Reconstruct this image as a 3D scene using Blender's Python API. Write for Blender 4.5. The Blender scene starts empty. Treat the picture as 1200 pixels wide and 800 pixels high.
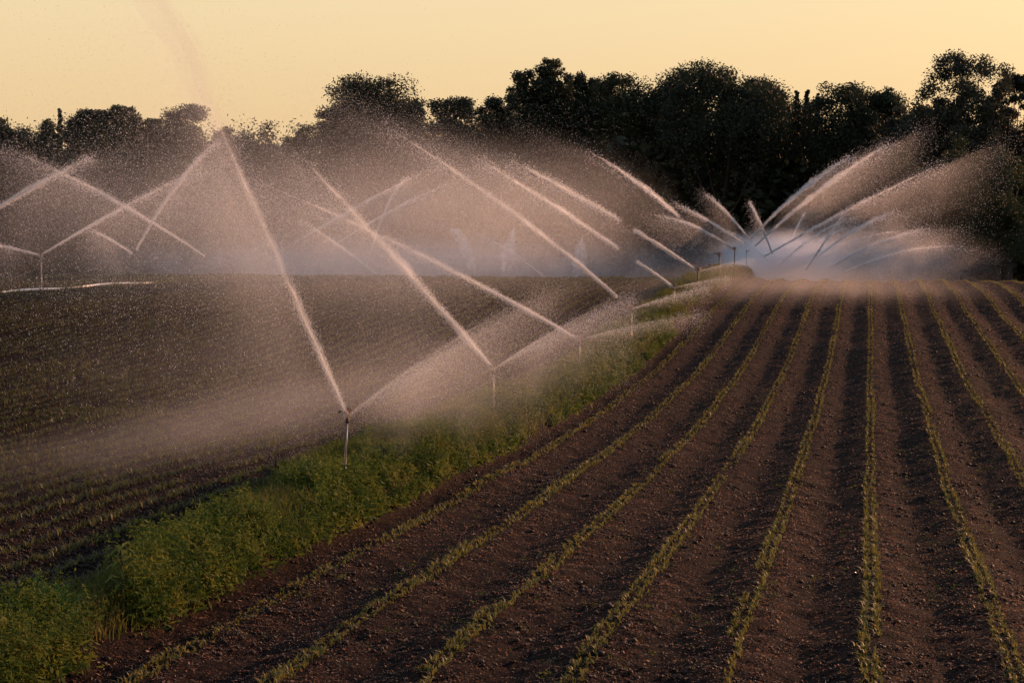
import bpy, bmesh, math, random
import numpy as np
from mathutils import Vector

rng = np.random.default_rng(7)
random.seed(7)
SC = bpy.context.scene
COL = SC.collection
CZ = 4.7                                   # eye height above the nearest beds

# ------------------------------------------------------------------ camera
FPX = 2072.0                               # focal length for a 1200 px wide frame
VPX, VPY = 1020.0, 260.0                   # where the crop rows vanish
TH = math.atan((400 - VPY) / FPX)
PSI = math.atan((VPX - 600) / (FPX / math.cos(TH)))
cam = bpy.data.cameras.new('camera')
camo = bpy.data.objects.new('camera', cam)
COL.objects.link(camo)
cam.sensor_width = 36.0
cam.lens = 36.0 * FPX / 1200.0
cam.clip_start = 0.1
cam.clip_end = 8000
camo.location = (0, 0, CZ)
camo.rotation_euler = (math.pi / 2 - TH, 0, PSI)
SC.camera = camo

# ------------------------------------------------------------------ light
SUN_AZ, SUN_EL = 36.0, 11.0                # azimuth from +Y towards +X, degrees
SUN_STRENGTH, SKY_STRENGTH, EXPOSURE = 5.0, 0.088, 0.65
SC.view_settings.view_transform = 'Standard'
SC.view_settings.look = 'None'
SC.view_settings.exposure = EXPOSURE
SC.view_settings.gamma = 1.0
SC.view_settings.use_curve_mapping = False
world = bpy.data.worlds.new('World')
SC.world = world
world.use_nodes = True
wn, wl = world.node_tree.nodes, world.node_tree.links
wn.clear()
w_out = wn.new('ShaderNodeOutputWorld')
w_bg = wn.new('ShaderNodeBackground')
w_bg.inputs['Strength'].default_value = SKY_STRENGTH
sky = wn.new('ShaderNodeTexSky')
sky.sky_type = 'NISHITA'
sky.sun_disc = False
sky.sun_elevation = math.radians(SUN_EL)
sky.sun_rotation = math.radians(SUN_AZ)
sky.air_density = 1.0
sky.dust_density = 3.0
sky.ozone_density = 1.0
w_tc = wn.new('ShaderNodeTexCoord')
w_sep = wn.new('ShaderNodeSeparateXYZ')
w_ramp = wn.new('ShaderNodeValToRGB')
w_mul = wn.new('ShaderNodeMix')
w_mul.data_type = 'RGBA'
w_mul.blend_type = 'MULTIPLY'
w_mul.inputs['Factor'].default_value = 1.0
wl.new(w_tc.outputs['Generated'], w_sep.inputs[0])
wl.new(w_sep.outputs['Z'], w_ramp.inputs[0])
SKY_RAMP = [(0.0, (1.0, 0.72, 0.40)), (0.06, (1.0, 0.78, 0.46)), (0.13, (1.0, 0.82, 0.50)), (0.40, (0.62, 0.60, 0.60)), (1.0, (0.45, 0.50, 0.62))]
while len(w_ramp.color_ramp.elements) < len(SKY_RAMP):
    w_ramp.color_ramp.elements.new(0.5)
for e, (p, c) in zip(w_ramp.color_ramp.elements, SKY_RAMP):
    e.position = p
    e.color = (*c, 1)
wl.new(sky.outputs[0], w_mul.inputs['A'])
wl.new(w_ramp.outputs[0], w_mul.inputs['B'])
w_ev = wn.new('ShaderNodeValToRGB')
SKY_EVEN = [(0.0, (6.2, 4.22, 2.25)), (0.06, (6.7, 4.82, 2.68)), (0.13, (7.15, 5.6, 3.4)), (0.40, (3.2, 4.0, 5.5)), (1.0, (2.0, 3.1, 5.2))]
while len(w_ev.color_ramp.elements) < len(SKY_EVEN):
    w_ev.color_ramp.elements.new(0.5)
for e, (p, c) in zip(w_ev.color_ramp.elements, SKY_EVEN):
    e.position = p
    e.color = (*c, 1)
wl.new(w_sep.outputs['Z'], w_ev.inputs[0])
w_mix = wn.new('ShaderNodeMix')
w_mix.data_type = 'RGBA'
w_mix.inputs['Factor'].default_value = 0.85
wl.new(w_mul.outputs['Result'], w_mix.inputs['A'])
wl.new(w_ev.outputs[0], w_mix.inputs['B'])
wl.new(w_mix.outputs['Result'], w_bg.inputs['Color'])
wl.new(w_bg.outputs[0], w_out.inputs['Surface'])

sun = bpy.data.lights.new('sun', 'SUN')
sun.energy = SUN_STRENGTH
sun.angle = math.radians(0.5)
sun.color = (1.0, 0.50, 0.28)
suno = bpy.data.objects.new('sun', sun)
COL.objects.link(suno)
_a, _e = math.radians(SUN_AZ), math.radians(SUN_EL)
SUN_DIR = Vector((math.sin(_a) * math.cos(_e), math.cos(_a) * math.cos(_e), math.sin(_e)))
suno.rotation_euler = SUN_DIR.to_track_quat('Z', 'Y').to_euler()
suno.location = SUN_DIR * 200

SC.cycles.use_denoising = True
SC.cycles.volume_bounces = 2
SC.cycles.max_bounces = 5
SC.cycles.diffuse_bounces = 3
SC.cycles.glossy_bounces = 2
SC.cycles.transmission_bounces = 4
SC.cycles.transparent_max_bounces = 8

# ------------------------------------------------------------------ helpers
_f = np.array([-math.sin(PSI) * math.cos(TH), math.cos(PSI) * math.cos(TH), -math.sin(TH)])
_r = np.array([math.cos(PSI), math.sin(PSI), 0.0])
_u = np.cross(_r, _f)
EYE = np.array([0, 0, CZ])


def ray(x, y):
    return _f + (x - 600) / FPX * _r - (y - 400) / FPX * _u


def at_y(x, y, Y):
    d = ray(x, y)
    return EYE + d * (Y / d[1])


def at_x(x, y, X):
    d = ray(x, y)
    return EYE + d * (X / d[0])


def vnoise(x, y, seed=0):
    x = np.asarray(x, float)
    y = np.asarray(y, float)
    xi, yi = np.floor(x).astype(np.int64), np.floor(y).astype(np.int64)
    fx, fy = x - xi, y - yi
    fx = fx * fx * (3 - 2 * fx)
    fy = fy * fy * (3 - 2 * fy)

    def h(a, b):
        n = (a * 374761393 + b * 668265263 + seed * 974634777) & 0x7fffffff
        n = ((n ^ (n >> 13)) * 1274126177) & 0x7fffffff
        return ((n ^ (n >> 16)) & 0xffff) / 65535.0
    return (h(xi, yi) * (1 - fx) + h(xi + 1, yi) * fx) * (1 - fy) + (h(xi, yi + 1) * (1 - fx) + h(xi + 1, yi + 1) * fx) * fy


def sstep(a, b, x):
    t = np.clip((np.asarray(x, float) - a) / (b - a), 0, 1)
    return t * t * (3 - 2 * t)


def mesh_np(name, V, F, k, mat=None, parent=None, smooth=False):
    """One mesh object from vertex array V and an (n,k) index array F."""
    V = np.ascontiguousarray(V, np.float32)
    F = np.ascontiguousarray(F, np.int32)
    me = bpy.data.meshes.new(name)
    me.vertices.add(len(V))
    me.vertices.foreach_set('co', V.ravel())
    me.loops.add(F.size)
    me.loops.foreach_set('vertex_index', F.ravel())
    me.polygons.add(len(F))
    me.polygons.foreach_set('loop_start', np.arange(0, F.size, k, dtype=np.int32))
    me.polygons.foreach_set('loop_total', np.full(len(F), k, np.int32))
    if smooth:
        me.polygons.foreach_set('use_smooth', np.ones(len(F), bool))
    me.update(calc_edges=True)
    ob = bpy.data.objects.new(name, me)
    COL.objects.link(ob)
    if mat:
        me.materials.append(mat)
    if parent:
        ob.parent = parent
    return ob


def tag(o, label=None, cat=None, group=None, kind=None):
    if label:
        o['label'] = label
    if cat:
        o['category'] = cat
    if group:
        o['group'] = group
    if kind:
        o['kind'] = kind
    return o


def empty(name, loc, rz=0.0):
    o = bpy.data.objects.new(name, None)
    COL.objects.link(o)
    o.location = loc
    o.rotation_euler = (0, 0, rz)
    o.empty_display_size = 0.2
    return o


class MB:
    """Collects tubes and lathed shapes, then links them as one mesh."""

    def __init__(self):
        self.V, self.F, self.n = [], [], 0

    def tube(self, pts, rad, seg=8, cap=True):
        pts = [np.array(p, float) for p in pts]
        if np.isscalar(rad):
            rad = [rad] * len(pts)
        rings = []
        for i, p in enumerate(pts):
            a = pts[max(i - 1, 0)]
            b = pts[min(i + 1, len(pts) - 1)]
            t = (b - a) / (np.linalg.norm(b - a) + 1e-9)
            ref = np.array([1.0, 0, 0]) if abs(t[0]) < 0.8 else np.array([0, 1.0, 0])
            s = np.cross(t, ref)
            s /= np.linalg.norm(s)
            q = np.cross(t, s)
            an = np.arange(seg) * 2 * math.pi / seg
            rings.append(p + rad[i] * (np.cos(an)[:, None] * s + np.sin(an)[:, None] * q))
        base = self.n
        for rg in rings:
            self.V.append(rg)
        self.n += seg * len(rings)
        for i in range(len(rings) - 1):
            for j in range(seg):
                a = base + i * seg + j
                b = base + i * seg + (j + 1) % seg
                self.F.append((a, b, b + seg, a + seg))
        if cap:
            for idx, p in ((0, pts[0]), (len(rings) - 1, pts[-1])):
                self.V.append(p[None, :])
                c = self.n
                self.n += 1
                for j in range(seg):
                    self.F.append((base + idx * seg + j, base + idx * seg + (j + 1) % seg, c, c))
        return self

    def build(self, name, mat, parent=None, smooth=True):
        me = bpy.data.meshes.new(name)
        V = np.concatenate(self.V)
        fs = [tuple(dict.fromkeys(f)) for f in self.F]
        me.from_pydata(V.tolist(), [], fs)
        me.validate()
        me.update()
        for p in me.polygons:
            p.use_smooth = smooth
        me.materials.append(mat)
        o = bpy.data.objects.new(name, me)
        COL.objects.link(o)
        if parent:
            o.parent = parent
        return o


# ------------------------------------------------------------------ materials
def new_mat(name):
    m = bpy.data.materials.new(name)
    m.use_nodes = True
    nt = m.node_tree
    nt.nodes.clear()
    return m, nt.nodes, nt.links


def surf_mat(name, cols, scale=3.0, rough=0.8, bump=0.0, bscale=20.0, translucent=0.0, spec=0.3, detail=4.0, metallic=0.0):
    """Noise ramp between the given colours; optional bump and translucency."""
    m, n, l = new_mat(name)
    out = n.new('ShaderNodeOutputMaterial')
    geo = n.new('ShaderNodeNewGeometry')
    no = n.new('ShaderNodeTexNoise')
    no.inputs['Scale'].default_value = scale
    no.inputs['Detail'].default_value = detail
    ra = n.new('ShaderNodeValToRGB')
    while len(ra.color_ramp.elements) < len(cols):
        ra.color_ramp.elements.new(0.5)
    for i, (e, c) in enumerate(zip(ra.color_ramp.elements, cols)):
        e.position = 0.3 + 0.4 * i / max(1, len(cols) - 1)
        e.color = (*c, 1)
    l.new(geo.outputs['Position'], no.inputs['Vector'])
    l.new(no.outputs[0], ra.inputs[0])
    bs = n.new('ShaderNodeBsdfPrincipled')
    bs.inputs['Roughness'].default_value = rough
    bs.inputs['Specular IOR Level'].default_value = spec
    bs.inputs['Metallic'].default_value = metallic
    l.new(ra.outputs[0], bs.inputs['Base Color'])
    if bump > 0:
        bn = n.new('ShaderNodeTexNoise')
        bn.inputs['Scale'].default_value = bscale
        bn.inputs['Detail'].default_value = 5
        bu = n.new('ShaderNodeBump')
        bu.inputs['Strength'].default_value = bump
        bu.inputs['Distance'].default_value = 0.05
        l.new(geo.outputs['Position'], bn.inputs['Vector'])
        l.new(bn.outputs[0], bu.inputs['Height'])
        l.new(bu.outputs[0], bs.inputs['Normal'])
    if translucent > 0:
        tr = n.new('ShaderNodeBsdfTranslucent')
        mx = n.new('ShaderNodeMixShader')
        mx.inputs[0].default_value = translucent
        l.new(ra.outputs[0], tr.inputs['Color'])
        l.new(bs.outputs[0], mx.inputs[1])
        l.new(tr.outputs[0], mx.inputs[2])
        l.new(mx.outputs[0], out.inputs['Surface'])
    else:
        l.new(bs.outputs[0], out.inputs['Surface'])
    return m


M_SOIL = surf_mat('wet_soil', [(0.005, 0.0036, 0.003), (0.012, 0.0072, 0.0056), (0.028, 0.014, 0.009)], scale=9, rough=0.8, bump=1.0, bscale=22, detail=10, spec=0.02)
M_CLOD = surf_mat('soil_clod', [(0.007, 0.005, 0.004), (0.020, 0.012, 0.009), (0.050, 0.029, 0.020)], scale=25, rough=0.7, spec=0.12)
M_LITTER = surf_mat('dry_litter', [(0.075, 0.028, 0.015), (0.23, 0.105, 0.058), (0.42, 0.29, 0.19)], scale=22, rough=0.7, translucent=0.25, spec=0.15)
M_CROP = surf_mat('seedling_leaf', [(0.085, 0.085, 0.018), (0.13, 0.118, 0.026), (0.19, 0.155, 0.036)], scale=4, rough=0.6, translucent=0.45)
M_CROP2 = surf_mat('left_seedling_leaf', [(0.046, 0.054, 0.015), (0.078, 0.078, 0.021), (0.115, 0.10, 0.028)], scale=4, rough=0.6, translucent=0.4)
M_GRASS = surf_mat('verge_grass', [(0.045, 0.065, 0.014), (0.085, 0.095, 0.020), (0.13, 0.105, 0.028)], scale=1.6, spec=0.08, rough=0.7, translucent=0.45)
M_WEED = surf_mat('weed_leaf', [(0.022, 0.046, 0.009), (0.068, 0.098, 0.017), (0.15, 0.15, 0.028)], scale=1.6, spec=0.08, rough=0.7, translucent=0.4)
M_BUSH = surf_mat('bush_leaf', [(0.020, 0.060, 0.014), (0.040, 0.100, 0.022), (0.060, 0.105, 0.020)], scale=6, spec=0.1, rough=0.7, translucent=0.4)
M_STEM = surf_mat('dark_stem', [(0.020, 0.014, 0.010), (0.045, 0.030, 0.020)], scale=8, rough=0.8)
M_BARK = surf_mat('bark', [(0.020, 0.015, 0.012), (0.045, 0.034, 0.027)], scale=3, rough=0.9)
M_LEAF = [surf_mat('tree_leaf_dark', [(0.016, 0.022, 0.012), (0.030, 0.038, 0.018)], scale=0.6, rough=0.7, translucent=0.25),
          surf_mat('tree_leaf_olive', [(0.020, 0.028, 0.012), (0.040, 0.048, 0.020)], scale=0.6, rough=0.7, translucent=0.25),
          surf_mat('tree_leaf_grey', [(0.024, 0.028, 0.020), (0.044, 0.050, 0.032)], scale=0.6, rough=0.7, translucent=0.25)]
M_FRONT = surf_mat('shrub_leaf', [(0.020, 0.028, 0.011), (0.036, 0.046, 0.016)], scale=0.9, rough=0.7, translucent=0.3)
M_PIPE = surf_mat('galvanised_pipe', [(0.09, 0.087, 0.084), (0.15, 0.146, 0.142)], scale=5, rough=0.45, spec=0.5)
M_ALU = surf_mat('aluminium_pipe', [(0.50, 0.49, 0.47), (0.64, 0.63, 0.61)], scale=2, rough=0.4, spec=0.5)
M_BRASS = surf_mat('weathered_brass', [(0.09, 0.045, 0.022), (0.17, 0.085, 0.04)], scale=30, rough=0.5, metallic=0.5)
M_IRON = surf_mat('dark_iron', [(0.03, 0.022, 0.018), (0.06, 0.045, 0.036)], scale=20, rough=0.6, metallic=0.3)


def drop_mat():
    m, n, l = new_mat('water_drop')
    out = n.new('ShaderNodeOutputMaterial')
    d = n.new('ShaderNodeBsdfDiffuse')
    t = n.new('ShaderNodeBsdfTranslucent')
    d.inputs['Color'].default_value = (0.88, 0.89, 0.90, 1)
    t.inputs['Color'].default_value = (0.92, 0.92, 0.92, 1)
    mx = n.new('ShaderNodeMixShader')
    mx.inputs[0].default_value = 0.65
    l.new(d.outputs[0], mx.inputs[1])
    l.new(t.outputs[0], mx.inputs[2])
    l.new(mx.outputs[0], out.inputs['Surface'])
    return m


M_DROP = drop_mat()


def puddle_mat():
    m, n, l = new_mat('standing_water')
    out = n.new('ShaderNodeOutputMaterial')
    b = n.new('ShaderNodeBsdfPrincipled')
    b.inputs['Base Color'].default_value = (0.03, 0.022, 0.016, 1)
    b.inputs['Roughness'].default_value = 0.18
    b.inputs['Specular IOR Level'].default_value = 0.6
    geo = n.new('ShaderNodeNewGeometry')
    no = n.new('ShaderNodeTexNoise')
    no.inputs['Scale'].default_value = 9
    bu = n.new('ShaderNodeBump')
    bu.inputs['Strength'].default_value = 0.35
    bu.inputs['Distance'].default_value = 0.03
    l.new(geo.outputs['Position'], no.inputs['Vector'])
    l.new(no.outputs[0], bu.inputs['Height'])
    l.new(bu.outputs[0], b.inputs['Normal'])
    l.new(b.outputs[0], out.inputs['Surface'])
    return m


M_PUDDLE = puddle_mat()

# ------------------------------------------------------------------ ground
PROF = np.array([(-400, -4.6), (0, -4.62), (17, -4.70), (21, -4.77), (25, -4.92), (30, -5.06), (37, -5.28), (43, -5.40), (51, -5.44), (59, -5.40), (65, -5.28),
                 (71, -5.03), (80, -4.60), (86, -4.30), (98, -3.86), (110, -3.70), (118, -3.80), (126, -4.07), (135, -4.70), (150, -5.9), (170, -7.0), (200, -7.5), (400, -8), (6000, -8)])
_yy = np.linspace(-60, 260, 3201)
_zz = np.interp(_yy, PROF[:, 0], PROF[:, 1])
_k = np.hanning(81)
_zz = np.convolve(np.pad(_zz, 40, mode='edge'), _k / _k.sum(), mode='valid')
ROW_R = 0.06        # rows of the right field stand at 0.06 + 1.5 k
ROW_L = 0.30        # rows of the left field at 0.30 + 1.5 k
VERGE0, VERGE1 = -10.5, -8.05


def verge_left(Y):
    return np.interp(Y, [12, 19, 25, 32, 200], [-8.95, -9.05, -9.6, -10.4, -10.5])


def profile(Y):
    return np.where((Y > -59) & (Y < 259), np.interp(Y, _yy, _zz), np.interp(Y, PROF[:, 0], PROF[:, 1])) + CZ


def ground(X, Y, fine=True):
    X, Y = np.broadcast_arrays(np.asarray(X, float), np.asarray(Y, float))
    z = profile(Y)
    z = z + 0.35 * sstep(-2.5, 3.0, X) * sstep(30, 48, Y) * (1 - sstep(66, 88, Y))
    infield = sstep(-70, -64, X) * (1 - sstep(16, 20, X)) * (1 - sstep(138, 150, Y)) * sstep(2, 8, Y)
    right = sstep(-7.9, -7.6, X)
    left = 1 - sstep(-0.4, 0.0, X - verge_left(Y))
    wob = 0.05 * (vnoise(Y * 0.25, Y * 0 + 3, 5) - 0.5)
    rr = 0.5 + 0.5 * np.cos((X - ROW_R + wob) * 2 * np.pi / 1.5)
    rl = 0.5 + 0.5 * np.cos((X - ROW_L + wob) * 2 * np.pi / 0.75)
    z = z + infield * (right * 0.125 * (rr ** 0.8 - 1) + left * 0.11 * (rl ** 0.8 - 1))
    bank = sstep(-0.6, 0.5, X - verge_left(Y)) * (1 - sstep(VERGE1 - 0.55, VERGE1 + 0.15, X))
    z = z + bank * (0.35 + 0.25 * sstep(18, 35, Y)) * (1 - sstep(130, 150, Y)) * (0.85 + 0.3 * vnoise(Y * 0.6, X * 0.8, 9))
    if fine:
        f = infield * (1 - 0.3 * bank)
        z = z + f * (0.05 * (vnoise(X * 3.2, Y * 2.6, 1) - 0.5) + 0.06 * (vnoise(X * 8, Y * 7, 2) - 0.5) + 0.03 * (vnoise(X * 19, Y * 17, 3) - 0.5))
        z = z + 0.12 * (vnoise(X * 0.25, Y * 0.2, 4) - 0.5)
    return z


def axis(dense, lo, hi, g=1.25):
    d = list(dense)
    st = d[1] - d[0]
    a = d[0]
    left = []
    while a > lo:
        st *= g
        a -= st
        left.append(a)
    st = d[-1] - d[-2]
    a = d[-1]
    right = []
    while a < hi:
        st *= g
        a += st
        right.append(a)
    return np.array(left[::-1] + d + right)


ys = [8.0]
while ys[-1] < 140:
    ys.append(ys[-1] + 0.006 * ys[-1])
AX = axis(np.arange(-60, 14, 0.1), -3000, 3000)
AY = axis(ys, -400, 5000, 1.2)
GX, GY = np.meshgrid(AX, AY)
GZ = ground(GX, GY)
nx, ny = len(AX), len(AY)
idx = np.arange(nx * ny).reshape(ny, nx)
Fq = np.stack([idx[:-1, :-1], idx[:-1, 1:], idx[1:, 1:], idx[1:, :-1]], -1).reshape(-1, 4)
gob = mesh_np('ground', np.stack([GX, GY, GZ], -1).reshape(-1, 3), Fq, 4, M_SOIL, smooth=True)
tag(gob, 'dark ploughed soil with long raised beds over a crest', 'field', kind='structure')


# ------------------------------------------------------------------ scatter builders
TET = np.array([(1, 1, 1), (1, -1, -1), (-1, 1, -1), (-1, -1, 1)], float) / math.sqrt(3)
TETF = np.array([(0, 1, 2), (0, 3, 1), (0, 2, 3), (1, 3, 2)])
OCT = np.array([(1, 0, 0), (-1, 0, 0), (0, 1, 0), (0, -1, 0), (0, 0, 1), (0, 0, -1)], float)
OCTF = np.array([(0, 2, 4), (2, 1, 4), (1, 3, 4), (3, 0, 4), (2, 0, 5), (1, 2, 5), (3, 1, 5), (0, 3, 5)])


def rand_rots(n):
    q = rng.normal(size=(n, 4))
    q /= np.linalg.norm(q, axis=1)[:, None]
    w, x, y, z = q.T
    return np.stack([np.stack([1 - 2 * (y * y + z * z), 2 * (x * y - z * w), 2 * (x * z + y * w)], -1),
                     np.stack([2 * (x * y + z * w), 1 - 2 * (x * x + z * z), 2 * (y * z - x * w)], -1),
                     np.stack([2 * (x * z - y * w), 2 * (y * z + x * w), 1 - 2 * (x * x + y * y)], -1)], 1)


ROTS = rand_rots(64)


def solids(name, P, R, mat, shape='tet', sq=None, stretch=None):
    """Many tiny solids in one mesh; stretch=(dirs, factor) lengthens them along a direction, sq flattens z."""
    T, TF = (TET, TETF) if shape == 'tet' else (OCT, OCTF)
    n, m = len(P), len(T)
    rt = ROTS[rng.integers(0, len(ROTS), n)]
    L = np.einsum('nij,mj->nmi', rt, T) * np.asarray(R)[:, None, None]
    if sq is not None:
        L[:, :, 2] *= sq
    if stretch is not None:
        D, k = stretch
        k = np.asarray(k).reshape(-1, 1) if np.ndim(k) else k
        L = L + np.einsum('nmi,ni->nm', L, D)[:, :, None] * D[:, None, :] * (np.asarray(k) - 1 if np.ndim(k) == 0 else (k - 1)[:, :, None])
    V = (np.asarray(P)[:, None, :] + L).reshape(-1, 3)
    F = (np.arange(n)[:, None, None] * m + TF[None]).reshape(-1, 3)
    return mesh_np(name, V, F, 3, mat)


def blades(name, P, H, W, lean, mat, parent=None, az=None):
    """Bent two-segment grass or seedling blades."""
    n = len(P)
    az = rng.uniform(0, 2 * np.pi, n) if az is None else az
    d = np.stack([np.cos(az), np.sin(az), np.zeros(n)], -1)
    s = np.stack([-np.sin(az), np.cos(az), np.zeros(n)], -1)
    H, W, lean = (np.broadcast_to(np.asarray(v, float), (n,)) for v in (H, W, lean))
    up = np.array([0, 0, 1.0])
    mid = P + up * (H * 0.6)[:, None] + d * (lean * H * 0.3)[:, None]
    tip = P + up * (H * (1 - 0.25 * lean))[:, None] + d * (lean * H)[:, None]
    w = (s * W[:, None]) / 2
    V = np.stack([P - w, P + w, mid + w * 0.8, mid - w * 0.8, tip + w * 0.1, tip - w * 0.1], 1).reshape(-1, 3)
    b = np.arange(n)[:, None] * 6
    F = np.concatenate([b + np.array([0, 1, 2, 3]), b + np.array([3, 2, 4, 5])], 0)
    return mesh_np(name, V, F, 4, mat, parent)


def leaf_quads(P, S, flat=0.0, asp=1.0):
    """Random oriented leaf quads (kite shaped) round points P with size S."""
    n = len(P)
    R = ROTS[rng.integers(0, len(ROTS), n)]
    L = np.array([(-1, 0, 0), (0, -0.5 * asp, 0.12), (1, 0, 0), (0, 0.5 * asp, 0.12)], float) * 0.5
    V = np.einsum('nij,mj->nmi', R, L)
    V[:, :, 2] *= (1 - flat)
    V = V * np.asarray(S)[:, None, None] + P[:, None, :]
    return V.reshape(-1, 3), np.arange(4 * n).reshape(-1, 4)


# ------------------------------------------------------------------ crops, clods, litter
def seedlings(rows, y0, y1, step_k, twin, mat, name, label, h=(0.05, 0.10)):
    PP, HH, WW = [], [], []
    for k, X0 in rows:
        Y = [y0]
        while Y[-1] < y1:
            Y.append(Y[-1] + step_k * max(Y[-1], 16) * rng.uniform(0.6, 1.4))
        Y = np.array(Y)
        for tw in twin:
            keep = (vnoise(Y * 0.7, Y * 0 + X0 * 3 + tw * 9, 21) > 0.16) & (rng.random(len(Y)) > 0.15)
            yy = Y[keep] + rng.normal(0, 0.01, keep.sum())
            wob = 0.05 * (vnoise(yy * 0.25, yy * 0 + 3, 5) - 0.5)
            xx = X0 - wob + tw + rng.normal(0, 0.024, len(yy)) + 0.02 * (vnoise(yy * 1.1, yy * 0 + 7 * X0, 22) - 0.5)
            vis = (xx > -8) | (xx < verge_left(yy) - 0.3)
            xx, yy = xx[vis], yy[vis]
            zz = ground(xx, yy) - 0.01
            sc = 1 + yy / 90.0
            for _ in range(3):
                PP.append(np.stack([xx, yy, zz], -1))
                HH.append(rng.uniform(*h, len(yy)) * (0.6 + 0.8 * vnoise(yy * 0.35, yy * 0 + X0, 23)) * (0.8 + 0.2 * sc))
                WW.append(rng.uniform(0.014, 0.026, len(yy)) * sc)
    P = np.concatenate(PP)
    o = blades(name, P, np.concatenate(HH), np.concatenate(WW), rng.uniform(0.2, 1.1, len(P)), mat)
    return tag(o, label, 'crop', kind='stuff')


seedlings([(k, ROW_R + 1.5 * k) for k in range(-5, 9)], 13, 130, 0.0021, (-0.07, 0.07), M_CROP, 'crop_seedlings',
          'yellow green seedlings in paired lines on the right beds', (0.05, 0.10))
seedlings([(k, ROW_L + 0.75 * k) for k in range(-76, -12)], 18, 124, 0.0028, (-0.03, 0.03), M_CROP2, 'left_field_seedlings',
          'sparse dull green seedlings on the beds left of the grass strip', (0.08, 0.17))


def view_scatter(n, y0, y1, xlo, xhi, power=1.0):
    """Points on the ground, denser nearby, inside a wedge around the view."""
    u = rng.random(n)
    Y = y0 * (y1 / y0) ** (u ** power)
    X = rng.uniform(0, 1, n)
    lo = np.maximum(xlo, -1.02 * (1020 / FPX) * Y - 1.5) if xlo < 0 else np.full(n, xlo)
    hi = np.minimum(xhi, 0.10 * Y + 1.5)
    return lo + (hi - lo) * X, Y


X, Y = view_scatter(240000, 13, 125, -8.5, 12)
keep = (vnoise(X * 1.7, Y * 1.2, 31) + 0.6 * vnoise(X * 6, Y * 6, 32)) > 0.78
X, Y = X[keep], Y[keep]
o = solids('soil_clods', np.stack([X, Y, ground(X, Y) + 0.004], -1), np.clip(rng.lognormal(-4.6, 0.65, len(X)), 0.004, 0.06) * (0.8 + Y / 110), M_CLOD, 'oct', sq=0.6)
tag(o, 'loose dark soil crumbs between the right rows', 'soil clods', kind='stuff')
X, Y = view_scatter(110000, 16, 120, -60, -9.2)
ok = X < verge_left(Y) + 0.1
X, Y = X[ok], Y[ok]
o = solids('left_soil_clods', np.stack([X, Y, ground(X, Y) + 0.004], -1), np.clip(rng.lognormal(-4.2, 0.5, len(X)), 0.006, 0.06) * (0.8 + Y / 90), M_CLOD, 'oct', sq=0.75)
tag(o, 'loose dark soil crumbs over the left field', 'soil clods', kind='stuff')

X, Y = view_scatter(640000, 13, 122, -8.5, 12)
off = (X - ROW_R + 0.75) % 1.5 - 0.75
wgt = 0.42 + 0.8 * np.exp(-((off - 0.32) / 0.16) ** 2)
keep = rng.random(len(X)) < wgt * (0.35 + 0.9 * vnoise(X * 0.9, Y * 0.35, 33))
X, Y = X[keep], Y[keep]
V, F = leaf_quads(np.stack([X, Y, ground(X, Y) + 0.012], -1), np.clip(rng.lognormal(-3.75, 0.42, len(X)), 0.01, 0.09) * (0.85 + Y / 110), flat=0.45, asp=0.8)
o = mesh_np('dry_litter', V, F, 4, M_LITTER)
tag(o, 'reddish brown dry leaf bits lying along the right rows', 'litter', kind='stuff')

# a few small weeds between the rows
X, Y = view_scatter(900, 14, 70, -7.4, 10)
PP, SS = [], []
for x, y in zip(X, Y):
    if vnoise(np.array([x * 0.35]), np.array([y * 0.25]), 41)[0] < 0.52:
        continue
    m = int(rng.integers(6, 16))
    q = rng.normal(0, 0.05, (m, 3)) + (x, y, 0)
    q[:, 2] = ground(np.full(m, x), np.full(m, y)) + np.abs(rng.normal(0.03, 0.02, m))
    PP.append(q)
    SS.append(rng.uniform(0.03, 0.06, m))
V, F = leaf_quads(np.concatenate(PP), np.concatenate(SS), flat=0.4, asp=0.8)
tag(mesh_np('sprouting_weeds', V, F, 4, M_WEED), 'small green weeds sprouting between the right rows', 'weeds', kind='stuff')

# standing water: thin sheets that follow the furrow
def water_strip(name, xc, y0, y1, wmax, lift, label, seed):
    yy = np.arange(y0, y1, 0.08)
    w = wmax * np.clip(vnoise(yy * 0.9, yy * 0 + seed, seed) * 1.6 + vnoise(yy * 3.1, yy * 0 + seed, seed + 3) * 0.9 - 0.85, 0.0, 1) * sstep(y0, y0 + 1, yy) * (1 - sstep(y1 - 3, y1, yy))
    c = xc + 0.10 * (vnoise(yy * 0.4, yy * 0 + 5, seed + 1) - 0.5)
    zz = profile(yy) + 0.0
    zc = ground(c, yy, False) + lift
    V = np.concatenate([np.stack([c - w, yy, zc], -1), np.stack([c + w, yy, zc], -1)])
    n = len(yy)
    a = np.arange(n - 1)
    o = mesh_np(name, V, np.stack([a, a + n, a + n + 1, a + 1], -1), 4, M_PUDDLE, smooth=True)
    return tag(o, label, 'puddle', kind='structure')


water_strip('puddle', ROW_R - 0.47, 17.0, 18.9, 0.13, 0.075, 'small bluish puddle in a furrow by the bottom edge', 52)

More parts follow.
